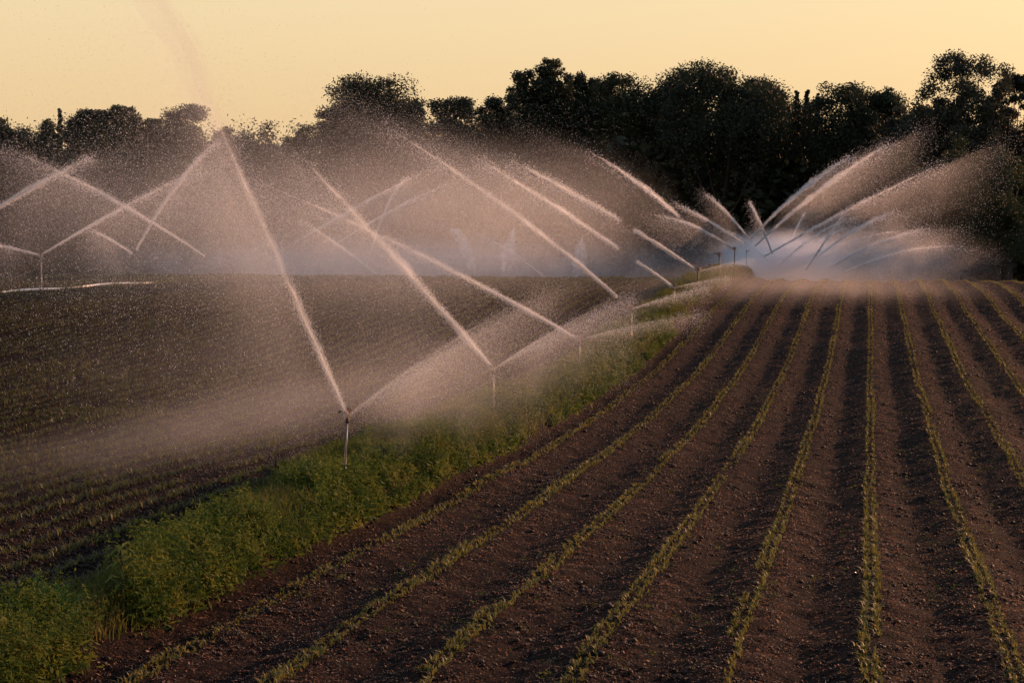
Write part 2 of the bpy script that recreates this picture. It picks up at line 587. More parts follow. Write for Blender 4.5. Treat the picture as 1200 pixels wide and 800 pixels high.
# ------------------------------------------------------------------ verge
n = 130000
Y = 12 * (132 / 12) ** (rng.random(n) ** 0.85)
vl = verge_left(Y)
X = (vl - 8.2) / 2 + rng.normal(0, 0.36, n) * (-8.0 - vl)
keep = (X > vl - 0.5 + 0.4 * vnoise(Y * 0.8, Y * 0, 61)) & (X < -8.2 + 0.35 * (vnoise(Y * 0.7, Y * 0 + 1, 62) - 0.5)) & (vnoise(X * 2, Y * 0.9, 63) > 0.25) & (rng.random(n) < 0.35 + 0.65 * sstep(22, 42, Y))
X, Y = X[keep], Y[keep]
o = blades('verge_grass', np.stack([X, Y, ground(X, Y) - 0.02], -1), rng.uniform(0.16, 0.42, len(X)) * (0.6 + 0.8 * vnoise(X * 1.2, Y * 0.5, 64)),
           rng.uniform(0.008, 0.016, len(X)) * (0.8 + Y / 32), rng.uniform(0.1, 0.9, len(X)), M_GRASS)
tag(o, 'rough yellow green grass on the bank between the two fields', 'grass', kind='stuff')


def leafy_stems(n_st, y0, y1, hmin, hmax, leaf, name, mat, label, xs=0.55, power=1.0):
    Y = y0 * (y1 / y0) ** (rng.random(n_st) ** power)
    vl = verge_left(Y)
    X = np.clip((vl - 8.2) / 2 + rng.normal(0, 0.34, n_st) * (-8.0 - vl), vl - 0.35, -8.1)
    ok = vnoise(X * 0.9, Y * 0.45, 66) > 0.22
    X, Y = X[ok], Y[ok]
    H = rng.uniform(hmin, hmax, len(X)) * (0.45 + 0.9 * vnoise(X * 0.8, Y * 0.45, 67))
    H = H * (1 - 0.45 * sstep(22, 29, Y))
    Z = ground(X, Y)
    m = 18
    t = rng.random((len(X), m)) ** 0.7
    lean = rng.normal(0, 0.25, (len(X), 2))
    spread = 0.10 * (1.15 - t)
    P = np.stack([X[:, None] + lean[:, :1] * H[:, None] * t + rng.normal(0, 1, t.shape) * spread,
                  Y[:, None] + lean[:, 1:] * H[:, None] * t + rng.normal(0, 1, t.shape) * spread,
                  Z[:, None] + H[:, None] * t], -1).reshape(-1, 3)
    S = (leaf * rng.uniform(0.6, 1.4, t.shape) * (1.2 - 0.6 * t) * (0.8 + Y[:, None] / 45)).reshape(-1)
    V, F = leaf_quads(P, S, flat=0.2, asp=0.55)
    return tag(mesh_np(name, V, F, 4, mat), label, 'weeds', kind='stuff')


leafy_stems(12000, 12, 75, 0.40, 0.85, 0.092, 'verge_weeds', M_WEED, 'leafy green weeds crowding the grass bank', power=1.1)


def bush_thing(name, label, cat, x, y, h, r, n, leaf, mat, stems=7):
    z = float(ground(np.array([x]), np.array([y]))[0]) - 0.03
    root = empty(name, (x, y, z))
    tag(root, label, cat)
    mb = MB()
    tips = []
    for i in range(stems):
        a = 2 * math.pi * i / stems + random.uniform(-.3, .3)
        rr = r * random.uniform(0.15, 0.8)
        hh = h * random.uniform(0.6, 1.0) * (1 - 0.3 * rr / r)
        p = [(0.02 * math.cos(a), 0.02 * math.sin(a), 0), (rr * .4 * math.cos(a), rr * .4 * math.sin(a), hh * .5), (rr * math.cos(a), rr * math.sin(a), hh)]
        mb.tube(p, [0.012, 0.008, 0.003], 5)
        tips.append(p)
    mb.build('stem', M_STEM, root)
    k = rng.integers(0, stems, n)
    t = rng.random(n) ** 0.6
    A = np.array(tips)
    base = np.where((t < .5)[:, None], A[k, 0] + (A[k, 1] - A[k, 0]) * (t * 2)[:, None], A[k, 1] + (A[k, 2] - A[k, 1]) * (t * 2 - 1)[:, None])
    P = base + rng.normal(0, 1, (n, 3)) * (r * 0.26 * (1.25 - t))[:, None] * np.array([1, 1, .6])
    P[:, 2] = np.maximum(P[:, 2], 0.02)
    V, F = leaf_quads(P, leaf * rng.uniform(0.5, 1.4, n), flat=0.15, asp=0.45)
    mesh_np('foliage', V, F, 4, mat, root)
    return root


pb = at_x(38, 800, -8.9)
bush_thing('leafy_bush', 'bushy bright green plant in the bottom left corner', 'bush', -8.55, 17.4, 0.78, 0.5, 2600, 0.055, M_BUSH, 12)
# upright weed with a dark stem
wx, wy = -8.42, 18.9
wz = float(ground(np.array([wx]), np.array([wy]))[0]) - 0.03
tw = empty('tall_weed', (wx, wy, wz))
tag(tw, 'tall upright weed with dark bare stem and drooping leaves', 'weed')
MB().tube([(0, 0, 0), (0.01, 0, .3), (-0.01, 0.01, .62), (0.0, 0, .82)], [0.016, 0.013, 0.010, 0.004], 6).build('stem', M_STEM, tw)
LP = []
for i in range(26):
    a = i * 2.4
    zb = 0.28 + 0.54 * i / 26
    L = 0.26 * (1.1 - 0.5 * i / 26)
    c, s = math.cos(a), math.sin(a)
    LP.append([(0, 0, zb), (c * L * .5 - s * .03, s * L * .5 + c * .03, zb + .06), (c * L, s * L, zb - .02), (c * L * .5 + s * .03, s * L * .5 - c * .03, zb + .06)])
mesh_np('foliage', np.array(LP).reshape(-1, 3), np.arange(len(LP) * 4).reshape(-1, 4), 4, M_WEED, tw)
bush_thing('leafy_bush', 'lower olive green bush beside the tall dark stemmed weed', 'bush', -8.5, 20.6, 0.55, 0.55, 1500, 0.05, M_WEED, 10)
bush_thing('leafy_bush', 'yellowish bush on the soil side of the bank behind the olive bush', 'bush', -8.65, 23.4, 0.50, 0.5, 1300, 0.05, M_GRASS, 9)
for (px, Yq, hh, lab) in [(824, 103, 0.62, 'small dark shrub on the bank crest between two sprinkler posts'), (836, 106, 0.75, 'dark tuft on the bank crest under a silhouetted sprinkler'),
                          (851, 110, 0.55, 'last dark tuft on the bank crest before the bright spray')]:
    bush_thing('bank_shrub', lab, 'shrub', -9.4, Yq, hh, 0.4, 260, 0.16, M_LEAF[0], 6)


# ------------------------------------------------------------------ trees
def tree(name, label, px, top, hw, Y, style='round', seed=0, leaf=0, n=1.0, crown_lo=0.30, cat='tree', group=None):
    r_ = np.random.default_rng(1000 + seed)
    tp = at_y(px, top, Y)
    X = tp[0]
    zb = float(ground(np.array([X]), np.array([Y]), False)[0]) - 0.1
    Ht = tp[2] - zb
    W = hw * Y * 1.0 / FPX
    root = empty(name, (X, Y, zb))
    tag(root, label, cat, group)
    if style in ('round', 'umbrella'):
        hw *= 1.12
        W *= 1.12
    lo = max(Ht * crown_lo, Ht - 3.4 * W) if style == 'round' else Ht * crown_lo
    cz, rz = (lo + Ht) / 2, (Ht - lo) / 2
    C, RC = [], []
    tries = 0
    nc = int(1.3 * {'round': 165, 'airy': 135, 'spire': 130, 'plumes': 210, 'bush': 80, 'umbrella': 150}[style] * n)
    ph = r_.uniform(0, 6.28, 6)
    if style == 'plumes':
        pl = [(r_.uniform(-1, 1) * W * 0.72, r_.uniform(-.5, .5) * W, Ht * r_.uniform(0.82, 1.0)) for _ in range(7)]
        pl[0] = (0.05 * W, 0, Ht)
    while len(C) < nc and tries < 20000:
        tries += 1
        if style == 'spire':
            t = r_.random() ** 0.8
            rad = W * (1 - t) * (0.85 + 0.3 * r_.random()) + 0.1
            a = r_.uniform(0, 6.28)
            q = math.sqrt(r_.random())
            c = (rad * q * math.cos(a), rad * q * math.sin(a), lo + (Ht - lo) * t * 0.97)
            rc = 0.16 + 0.5 * (1 - t)
        elif style == 'plumes':
            p = pl[r_.integers(len(pl))]
            d = r_.normal(size=3)
            d /= np.linalg.norm(d)
            q = r_.random() ** 0.4
            t = 0.5 + 0.5 * d[2] * q
            c = (p[0] + d[0] * q * W * 0.40 * (1.25 - 0.55 * t), p[1] + d[1] * q * W * 0.4, p[2] - Ht * 0.24 + d[2] * q * Ht * 0.235)
            rc = 0.5 + 0.75 * (1 - t)
        else:
            d = r_.normal(size=3)
            d /= np.linalg.norm(d)
            q = r_.random() ** (0.30 if style in ('airy', 'umbrella') else 0.42)
            lump = 1 + 0.16 * math.sin(3 * math.atan2(d[0], d[2]) + ph[0]) + 0.10 * math.sin(5 * math.atan2(d[0], d[2]) + ph[1]) + 0.08 * math.sin(4 * d[1] + ph[2])
            pw = 0.62                     # squarer than an ellipsoid, so the top is broad
            hx = math.hypot(d[0], d[1])
            sq_ = ((hx ** (2 / pw) + abs(d[2]) ** (2 / pw)) ** (-pw / 2)) if style == 'round' else 1.0
            q *= sq_
            c = (d[0] * W * q * lump, d[1] * W * 0.8 * q * lump, cz + d[2] * rz * q * min(lump, 1.12))
            if style == 'airy' and r_.random() < 0.55 and math.sin(c[0] * 1.3 + ph[3]) * math.sin(c[2] * 1.1 + ph[4]) < -0.05:
                continue
            if style == 'umbrella' and c[2] < Ht * 0.62 and r_.random() < 0.72:
                continue
            rc = r_.uniform(0.75, 1.5) * (0.75 if style == 'airy' else 1.0) * max(0.55, min(1.2, W / 4.5))
        if c[2] + rc * 0.9 > Ht:
            c = (c[0], c[1], Ht - rc * 0.9)
        if c[2] < 0.25:
            continue
        C.append(c)
        RC.append(rc * (1.12 if style in ('round', 'umbrella', 'bush') else 1.0))
    C, RC = np.array(C), np.array(RC)
    for _ in range(2):                    # no stray tufts: every clump keeps company
        dm = np.linalg.norm(C[:, None] - C[None], axis=2)
        near = (dm < 1.5 * RC[:, None] + 0.35).sum(1) - 1
        ok = near >= {'spire': 1, 'airy': 2}.get(style, 5)
        if ok.sum() > 12:
            C, RC = C[ok], RC[ok]
    C[:, 2] += (Ht - (C[:, 2] + RC * 0.9).max()) * np.clip((C[:, 2] - C[:, 2].min()) / (np.ptp(C[:, 2]) + .1), 0, 1)
    per = 165 if style != 'airy' else 140
    P = np.repeat(C, per, 0)
    d = r_.normal(size=P.shape)
    d /= np.linalg.norm(d, axis=1)[:, None]
    rad_ = r_.random(len(P)) ** 0.5 * r_.uniform(0.82, 1.02, len(P))
    P = P + d * (np.repeat(RC, per) * rad_)[:, None] * np.array([1.15, 1.15, 0.9])
    S = r_.uniform(0.7, 1.3, len(P)) * (0.36 - 0.12 * rad_) * (Y / 170) * (0.6 if style == 'spire' else 1)
    V, F = leaf_quads(P, S, asp=0.9)
    mesh_np('crown', V, F, 4, M_LEAF[leaf] if cat != 'shrub' else M_FRONT, root)
    mb = MB()
    tr = max(0.10, Ht * 0.016)
    bend = r_.normal(0, 0.25, 2)
    top_t = 0.95 if style in ('spire', 'plumes') else 0.72
    path = [(bend[0] * s * s, bend[1] * s * s, Ht * s * top_t) for s in np.linspace(0, 1, 7)]
    mb.tube(path, [tr * (1.25 - 1.1 * s) for s in np.linspace(0, 1, 7)], 8)
    pick = r_.choice(len(C), min(len(C), 26), replace=False)
    for i in pick:
        c = C[i]
        zt = np.clip(c[2] * r_.uniform(0.45, 0.8), Ht * 0.12, Ht * top_t * 0.95)
        s = zt / (Ht * top_t)
        p0 = np.array([bend[0] * s * s, bend[1] * s * s, zt])
        midp = (p0 + c) / 2 + np.array([0, 0, -0.08 * np.linalg.norm(c - p0)])
        r0 = tr * (1.25 - 1.1 * s) * 0.55
        mb.tube([p0, midp, c], [r0, r0 * 0.65, 0.02], 5)
    mb.build('trunk', M_BARK, root)
    return root


TG = 'trees along the far edge of the field'
for args in [
    # px, top, halfwidth, Y, style, seed, leaf, n, crown_lo, name, label
    (8, 136, 30, 195, 'round', 1, 0, .8, .2, 'broadleaf_tree', 'flat topped tree cut by the left edge of the picture'),
    (45, 138, 28, 190, 'round', 2, 0, .8, .2, 'broadleaf_tree', 'low tree just left of the slim dark conifer'),
    (70, 127, 13, 186, 'spire', 3, 0, .8, .3, 'conifer', 'slim dark conifer spike on the left skyline'),
    (100, 127, 22, 192, 'round', 4, 0, .8, .25, 'broadleaf_tree', 'small rounded tree right of the slim conifer spike'),
    (140, 122, 24, 188, 'round', 5, 0, .9, .25, 'broadleaf_tree', 'domed tree between the slim conifer and the wide round tree'),
    (178, 138, 22, 196, 'round', 6, 1, .7, .2, 'broadleaf_tree', 'low tree filling the dip left of the wide round tree'),
    (212, 121, 34, 186, 'round', 7, 0, 1., .2, 'broadleaf_tree', 'wide round tree behind the top of the tallest jet'),
    (262, 147, 24, 198, 'round', 8, 1, .7, .2, 'broadleaf_tree', 'lowest tree of the skyline right of the wide round tree'),
    (303, 138, 34, 194, 'round', 9, 0, .9, .2, 'broadleaf_tree', 'broad low tree in the middle of the skyline dip'),
    (350, 144, 24, 192, 'round', 10, 1, .7, .2, 'broadleaf_tree', 'small tree at the foot of the big left crown'),
    (436, 84, 66, 178, 'umbrella', 11, 0, 1.5, .25, 'broadleaf_tree', 'big wide tree with lacy crown standing alone left of centre'),
    (400, 122, 30, 186, 'round', 39, 0, .8, .2, 'broadleaf_tree', 'dark tree tucked under the left side of the lacy crown'),
    (478, 112, 32, 186, 'round', 40, 0, .8, .2, 'broadleaf_tree', 'dark tree tucked under the right side of the lacy crown'),
    (534, 112, 34, 182, 'round', 12, 0, .9, .2, 'broadleaf_tree', 'medium tree in the notch right of the lacy crown'),
    (580, 100, 30, 184, 'plumes', 13, 0, .8, .2, 'broadleaf_tree', 'narrow tree leaning on the tall plumed tree'),
    (644, 66, 56, 176, 'plumes', 14, 0, 1.35, .2, 'plumed_tree', 'tall tree with several pointed upright plumes at the centre'),
    (682, 82, 30, 182, 'plumes', 15, 0, .8, .2, 'plumed_tree', 'shorter plumed tree against the right of the tallest plumes'),
    (728, 84, 42, 178, 'round', 16, 1, 1.1, .2, 'broadleaf_tree', 'dense dark tree right of the pointed plumes'),
    (782, 76, 46, 180, 'round', 17, 0, 1.2, .2, 'broadleaf_tree', 'dense tree joined to the left of the high umbrella crown'),
    (848, 68, 66, 174, 'umbrella', 18, 0, 1.6, .3, 'broadleaf_tree', 'high umbrella crowned tree with sky showing between its limbs'),
    (894, 88, 34, 180, 'umbrella', 19, 0, 1., .3, 'broadleaf_tree', 'rounded crown hanging off the right of the umbrella tree'),
    (934, 106, 15, 178, 'spire', 20, 0, .8, .2, 'conifer', 'left spire of the three small conifers in the right dip'),
    (946, 105, 15, 179, 'spire', 21, 0, .8, .2, 'conifer', 'middle spire of the three small conifers in the right dip'),
    (958, 109, 14, 178, 'spire', 22, 0, .8, .2, 'conifer', 'right spire of the three small conifers in the right dip'),
    (930, 116, 34, 182, 'round', 23, 0, .9, .2, 'broadleaf_tree', 'low dark tree under the three conifer spires'),
    (990, 93, 42, 174, 'round', 24, 0, 1.1, .2, 'broadleaf_tree', 'dome shaped tree between the conifer spires and the airy tree'),
    (1030, 99, 28, 178, 'round', 25, 1, .8, .2, 'broadleaf_tree', 'small dome pressed against the right of the dome shaped tree'),
    (1064, 122, 28, 172, 'round', 26, 2, .7, .2, 'broadleaf_tree', 'low greyish tree at the left foot of the airy tree'),
    (1124, 56, 60, 166, 'airy', 27, 2, 1.7, .28, 'airy_tree', 'tallest airy tree at right with big gaps of sky'),
    (1186, 84, 32, 170, 'airy', 28, 2, 1.2, .2, 'airy_tree', 'airy tree cut by the right edge of the picture'),
    (1100, 124, 36, 172, 'round', 29, 2, .8, .15, 'broadleaf_tree', 'dense tree filling in under the tallest airy tree'),
    (1168, 122, 40, 172, 'round', 30, 2, .8, .15, 'broadleaf_tree', 'dense tree under the right hand airy crown'),
]:
    px, top, hw, Yt, st, sd, lf, nn, clo, nm, lab = args
    tree(nm, lab, px, top, hw, Yt, st, sd, lf, nn, clo, group=TG)
for (px, top, hw, Yt, sd, lab) in [(1075, 168, 36, 150, 51, 'olive shrub in front of the wood above the right hand jets'),
                                   (1122, 156, 30, 152, 52, 'tallest olive shrub in front of the wood at right'),
                                   (1172, 170, 44, 148, 53, 'broad olive shrub in front of the wood at the right edge')]:
    tree('front_shrub', lab, px, top, hw, Yt, 'bush', sd, 1, 1.2, .02, cat='shrub', group='shrubs in front of the right wood')

# the wood behind and beneath the named trees: one dense mass
n = 260000
X = rng.uniform(-125, 115, n)
Y = rng.uniform(172, 204, n)
pxs = VPX + X / Y * FPX
topy = np.interp(pxs, [-200, 0, 350, 400, 520, 620, 900, 1000, 1200, 1260, 2600], [141, 141, 147, 144, 138, 124, 128, 130, 138, 140, 140])  # past the right frame edge: unseen wood, height set for its shade
hmax = (VPY - topy) / FPX * Y + CZ
g0 = ground(X, Y, False)
hh = (hmax - g0) * (0.80 + 0.32 * vnoise(X * 0.33, Y * 0.33, 71))
Z = g0 + hh * rng.random(n) ** 0.9
V, F = leaf_quads(np.stack([X, Y, Z], -1), np.where(Z - g0 < hh * 0.78, rng.uniform(0.8, 1.6, n), rng.uniform(0.22, 0.42, n)), asp=0.9)
o = mesh_np('woodland', V, F, 4, M_LEAF[0])
tag(o, 'dark undergrowth of the wood beneath the skyline trees', 'woodland', kind='stuff')


# ------------------------------------------------------------------ sprinklers
def sprinkler(loc_head, rl, az, label, group, lean=(0, 0), stake=False, swing=0.6, post=1.0, dark=False):
    """Impact sprinkler on a riser; origin at the foot, nozzle aimed at azimuth az (degrees from +Y to +X)."""
    foot = np.array(loc_head) - np.array([lean[0], lean[1], rl])
    root = empty('impact_sprinkler', foot)
    tag(root, label, 'sprinkler', group)
    top = np.array([lean[0], lean[1], rl])
    MB().tube([(0, 0, -0.08), top * 0.5, top * np.array([1, 1, (rl - .06) / rl])], 0.016 * post, 8).build('riser', M_IRON if dark else M_PIPE, root)
    if stake:
        MB().tube([(-0.07, 0.03, -0.08), (top[0] - 0.018, top[1] + 0.01, rl - 0.12)], 0.009, 6).build('stake', M_IRON, root)
    MB().tube([top + (0, 0, -.13), top + (0, 0, -.12), top + (0, 0, -.05), top + (0, 0, -.045)], [0.018, 0.032, 0.032, 0.022], 12).build('coupling', M_IRON, root)
    a = math.radians(az)
    d = np.array([math.sin(a), math.cos(a), 0.0])
    s = np.array([d[1], -d[0], 0.0])
    up = np.array([0, 0, 1.0])
    hb = MB()
    hb.tube([top + up * -.06, top + up * -.02, top + up * .0, top + up * .05, top + up * .065], [0.020, 0.026, 0.034, 0.034, 0.016], 12)
    head = hb.build('head', M_BRASS, root)
    MB().tube([top + up * .02, top + d * .09 + up * .07, top + d * .135 + up * .095], [0.024, 0.019, 0.012], 10).build('nozzle', M_BRASS, head)
    MB().tube([top + up * .02, top - d * .05 + up * .045, top - d * .08 + up * .06], [0.020, 0.016, 0.010], 10).build('spreader_nozzle', M_BRASS, head)
    arch = MB()
    arch.tube([top + s * .034 + up * .03, top + s * .045 + up * .09, top + s * .02 + up * .135, top - s * .02 + up * .135, top - s * .045 + up * .09, top - s * .034 + up * .03], 0.010, 8)
    arch.tube([top + up * .05, top + up * .14], 0.006, 6)
    arch.build('bridge', M_BRASS, head)
    spr = [top + up * (.06 + .065 * t) + 0.017 * (math.cos(t * 31) * d + math.sin(t * 31) * s) for t in np.linspace(0, 1, 40)]
    MB().tube(spr, 0.003, 5).build('spring', M_IRON, head)
    a2 = a + swing
    e = np.array([math.sin(a2), math.cos(a2), 0.0])
    e2 = np.array([e[1], -e[0], 0.0])
    arm = MB()
    arm.tube([top - e * .085 + up * .105, top - e * .04 + up * .10, top + e * .02 + up * .10, top + e * .13 + up * .09], [0.018, 0.009, 0.009, 0.008], 8)
    arm.tube([top + e * .13 + up * .09, top + e * .155 + e2 * .012 + up * .085, top + e * .165 + e2 * .04 + up * .075, top + e * .15 + e2 * .06 + up * .065], [0.012, 0.022, 0.020, 0.008], 8)
    arm.build('impact_arm', M_BRASS, head)
    if post > 1.2:
        k_ = 1 + (post - 1) * 0.45
        for o_ in [head] + list(head.children):
            for v in o_.data.vertices:
                v.co = Vector(top) + (v.co - Vector(top)) * k_
    return root


HEADS = [(407, 487), (578, 432), (679, 398), (740, 362), (790, 337), (818, 318), (843, 300), (861, 293), (875, 296), (886, 300)]
HP = [at_x(x, y, -8.8) for x, y in HEADS]
SL = ['nearest sprinkler on a leaning twin strand riser in the grass bank', 'second sprinkler from the front with a plain grey riser',
      'third sprinkler half hidden in pink spray', 'fourth sprinkler with a white splash at its head', 'dark sprinkler head at the foot of the short bright jet stub',
      'short silhouetted sprinkler post left of the dark tufts on the bank crest', 'tall silhouetted sprinkler post rising out of the dark tufts',
      'thin grey sprinkler post just right of the dark tufts', 'faint sprinkler post on the last hump of the bank', 'faintest sprinkler post at the edge of the white spray']
AZS = [-178, -150, -125, -125, -125, -122, -120, -125, 55, 55]
for i, (p, lab) in enumerate(zip(HP, SL)):
    gz = float(ground(np.array([p[0]]), np.array([p[1]]))[0])
    rl = max(0.9, p[2] - gz)
    sprinkler(p, rl, AZS[i], lab, 'sprinklers along the grass bank', lean=((0.06, 0) if i == 0 else (random.uniform(-.02, .02), 0)), stake=(i == 0), swing=0.5 + 0.3 * (i % 3), post=[1, 1.15, 1.4, 1.6, 1.7, 2.6, 2.8, 2.4, 2.2, 2.2][i], dark=i >= 5)
# the left lateral: a white pipe with its own sprinkler
def ground_hit(px, py, h=0.1):
    """Where the line of sight through a pixel first meets the ground."""
    for Y in np.arange(50, 124, 0.1):
        p = at_y(px, py, Y)
        if p[2] < float(ground(p[:1], np.array([Y]), False)[0]) + h:
            break
    return p


pa, pz = ground_hit(0, 343), ground_hit(176, 331)
dp = (pz - pa) / np.linalg.norm((pz - pa)[:2])
pm = pa + dp * np.linalg.norm((pz - pa)[:2]) * 0.27
gl = float(ground(pm[:1], pm[1:2], False)[0])
hl = at_y(48, 300, pm[1])
hl = np.array([hl[0], pm[1], hl[2]])
sprinkler(hl, hl[2] - gl, 70, 'lone sprinkler above the white pipe at the left edge', None, post=2.4)
pipe = empty('irrigation_pipe', (pa[0], pa[1], gl))
tag(pipe, 'white aluminium irrigation pipe lying along the back of the left field', 'pipe')
s0, sE = -12.0, float(np.linalg.norm((pz - pa)[:2])) + 0.3
while s0 < sE:
    s2 = min(s0 + 6, sE)
    pts = []
    for q in np.linspace(s0, s2, 5):
        w = pa + dp * q
        pts.append((w[0] - pa[0] + 0.05 * math.sin(q), w[1] - pa[1], float(ground(w[:1], w[1:2], False)[0]) + 0.10 + 0.015 * math.sin(q * .8) - gl))
    MB().tube(pts, 0.07, 10).build('pipe_section', M_ALU, pipe)
    e_ = np.array(pts[-1])
    MB().tube([e_ - dp * [1, 1, 0] * .12, e_ + dp * [1, 1, 0] * .12], 0.085, 10).build('coupler', M_IRON, pipe)
    s0 = s2
n = 2600
q = rng.uniform(-10, 3 + np.linalg.norm((pz - pa)[:2]), n)
X = pa[0] + dp[0] * q + rng.normal(0.1, 0.35, n)
Y = pa[1] + dp[1] * q + rng.normal(0, 0.2, n)
ok = vnoise(Y * 0.7, Y * 0, 77) > 0.42
X, Y = X[ok], Y[ok]
tag(blades('pipe_grass', np.stack([X, Y, ground(X, Y) - 0.02], -1), rng.uniform(0.10, 0.30, len(X)), 0.03, rng.uniform(0.2, 1.0, len(X)), M_GRASS),
    'tufts of grass growing along the white pipe', 'grass', kind='stuff')

# ------------------------------------------------------------------ water
def sample_curve(P0, az, c0, c1, s):
    a = math.radians(az)
    hd = np.array([math.sin(a), math.cos(a), 0.0])
    return P0[None, :] + s[:, None] * hd + np.stack([0 * s, 0 * s, c0 * s - c1 * s * s], -1), hd


def fit(P0, az, pts):
    a = math.radians(az)
    hd = np.array([math.sin(a), math.cos(a)])
    nr = np.array([hd[1], -hd[0]])
    S, Z = [], []
    for p in pts:
        d = ray(*p)
        t = ((P0[:2] - EYE[:2]) @ nr) / (d[:2] @ nr)
        q = EYE + d * t
        S.append((q[:2] - P0[:2]) @ hd)
        Z.append(q[2] - P0[2])
    S, Z = np.array(S), np.array(Z)
    A = np.stack([S, -S * S], 1)
    c = np.linalg.lstsq(A, Z, rcond=None)[0]
    if c[1] < 0.002:
        c[1] = 0.002
        c[0] = ((Z + 0.002 * S * S) @ S) / (S @ S)
    return c[0], c[1], S[-1]


def vol_mat(name, dens, col=(0.97, 0.97, 0.98), aniso=0.5):
    m, n, l = new_mat(name)
    out = n.new('ShaderNodeOutputMaterial')
    v = n.new('ShaderNodeVolumePrincipled')
    v.inputs['Color'].default_value = (*col, 1)
    v.inputs['Density'].default_value = dens
    v.inputs['Anisotropy'].default_value = aniso
    l.new(v.outputs[0], out.inputs['Volume'])
    return m


M_CURT = vol_mat('spray_curtain', 0.20)
M_FAN = vol_mat('spray_fan', 0.23)


M_CORE = vol_mat('dense_spray', 7.0, col=(0.98, 0.975, 0.97), aniso=0.55)
M_SHEATH = vol_mat('loose_spray', 1.15, aniso=0.5)
M_PLUME = vol_mat('thin_plume', 0.28, col=(0.80, 0.72, 0.68), aniso=0.0)  # the plume's dimness against the bright sky is put into its colour


def core(root, P0, az, c0, c1, s1, ta, tb, r0, r1, seed, wide=2.4, sheath=True):
    """The packed middle of a jet, lumpy and breaking up towards its end, inside a looser sheath."""
    ns = max(12, int(150 * (tb - ta)))
    t = np.linspace(ta, tb, ns)
    Q, hd = sample_curve(P0, az, c0, c1, t * s1)
    u = (t - ta) / (tb - ta)
    n1 = vnoise(t * 46, t * 0 + az + seed, 91)
    n2 = vnoise(t * 13, t * 0 + az + seed, 92)
    n3 = vnoise(t * 110, t * 0 + az + seed, 94)
    brk = np.clip(0.25 + 1.5 * n1 * (0.4 + n2) - 0.25 + 0.5 * (n3 - .5), 0.05, 1.6)
    lump = (1 - sstep(0.05, 0.5, t)) * (0.8 + 0.4 * n1) + sstep(0.05, 0.5, t) * brk
    shape = (r0 + (r1 - r0) * (0.35 * t + 0.65 * u)) * np.minimum(1, 0.2 + u / 0.10) * (1 - u ** 1.5)
    for nm, mt, k, lp in (('core', M_CORE, 0.72, lump), ('sheath', M_SHEATH, wide, 0.55 + 0.55 * n2 + 0.35 * n3)):
        if nm == 'sheath' and not sheath:
            continue
        R = shape * k * lp + 0.003
        off = np.stack([vnoise(t * 20, t * 0 + 3, 93) - .5, vnoise(t * 24, t * 0 + 4, 95) - .5, vnoise(t * 17, t * 0 + 6, 96) - .75], -1)
        W = Q + off * (shape * 0.9)[:, None]
        m = MB()
        m.tube(list(W - P0), list(R), 8)
        m.build(nm, mt, root)


def curtain(root, P0, az, c0, c1, s1, T, depth, t0, t1, mat=None):
    """The veil of fine spray hanging under a jet: thick at the jet, thinning to nothing as it falls."""
    ns, nf = 40, 12
    t = np.linspace(t0, t1, ns)
    Q, hd = sample_curve(P0, az, c0, c1, t * s1)
    nr = np.array([hd[1], -hd[0], 0.0])
    D = np.clip(np.minimum(depth * (0.4 + 0.6 * t), Q[:, 2] - ground(Q[:, 0], Q[:, 1], False) - 0.06), 0.05, None)
    D = D * (0.9 + 0.2 * vnoise(t * 9, t * 0 + az, 84))
    f = np.linspace(0, 1, nf)
    gf = np.minimum(1, f / 0.10) * (1 - f) ** 1.3
    ht = sstep(t0, t0 + 0.35, t) * (1 - sstep(t1 - 0.7 * (t1 - t0), t1, t)) * (0.8 + 0.4 * vnoise(t * 6, t * 0 + az, 85))
    half = T * 0.5 * ht[:, None] * gf[None, :] * (0.35 + 0.65 * np.clip(t, 0, 1))[:, None] + 0.002
    base = Q[:, None, :] - np.array([0, 0, 1.0]) * (D[:, None] * f[None, :])[:, :, None] - hd * (D[:, None] * f[None, :] * 0.16)[:, :, None] - P0
    A = base + nr * half[:, :, None]
    B = base - nr * half[:, :, None]
    V = np.concatenate([A.reshape(-1, 3), B.reshape(-1, 3)])
    ia = np.arange(ns * nf).reshape(ns, nf)
    ib = ia + ns * nf
    F = [np.stack([ia[:-1, :-1], ia[:-1, 1:], ia[1:, 1:], ia[1:, :-1]], -1).reshape(-1, 4),
         np.stack([ib[:-1, :-1], ib[1:, :-1], ib[1:, 1:], ib[:-1, 1:]], -1).reshape(-1, 4)]
    for a, b, flip in ((ia[0], ib[0], 0), (ia[-1], ib[-1], 1), (ia[:, 0], ib[:, 0], 1), (ia[:, -1], ib[:, -1], 0)):
        q = np.stack([a[:-1], b[:-1], b[1:], a[1:]], -1)
        F.append(q[:, ::-1] if flip else q)
    o = mesh_np('veil', V, np.concatenate(F), 4, mat or M_CURT, root, smooth=True)
    return o


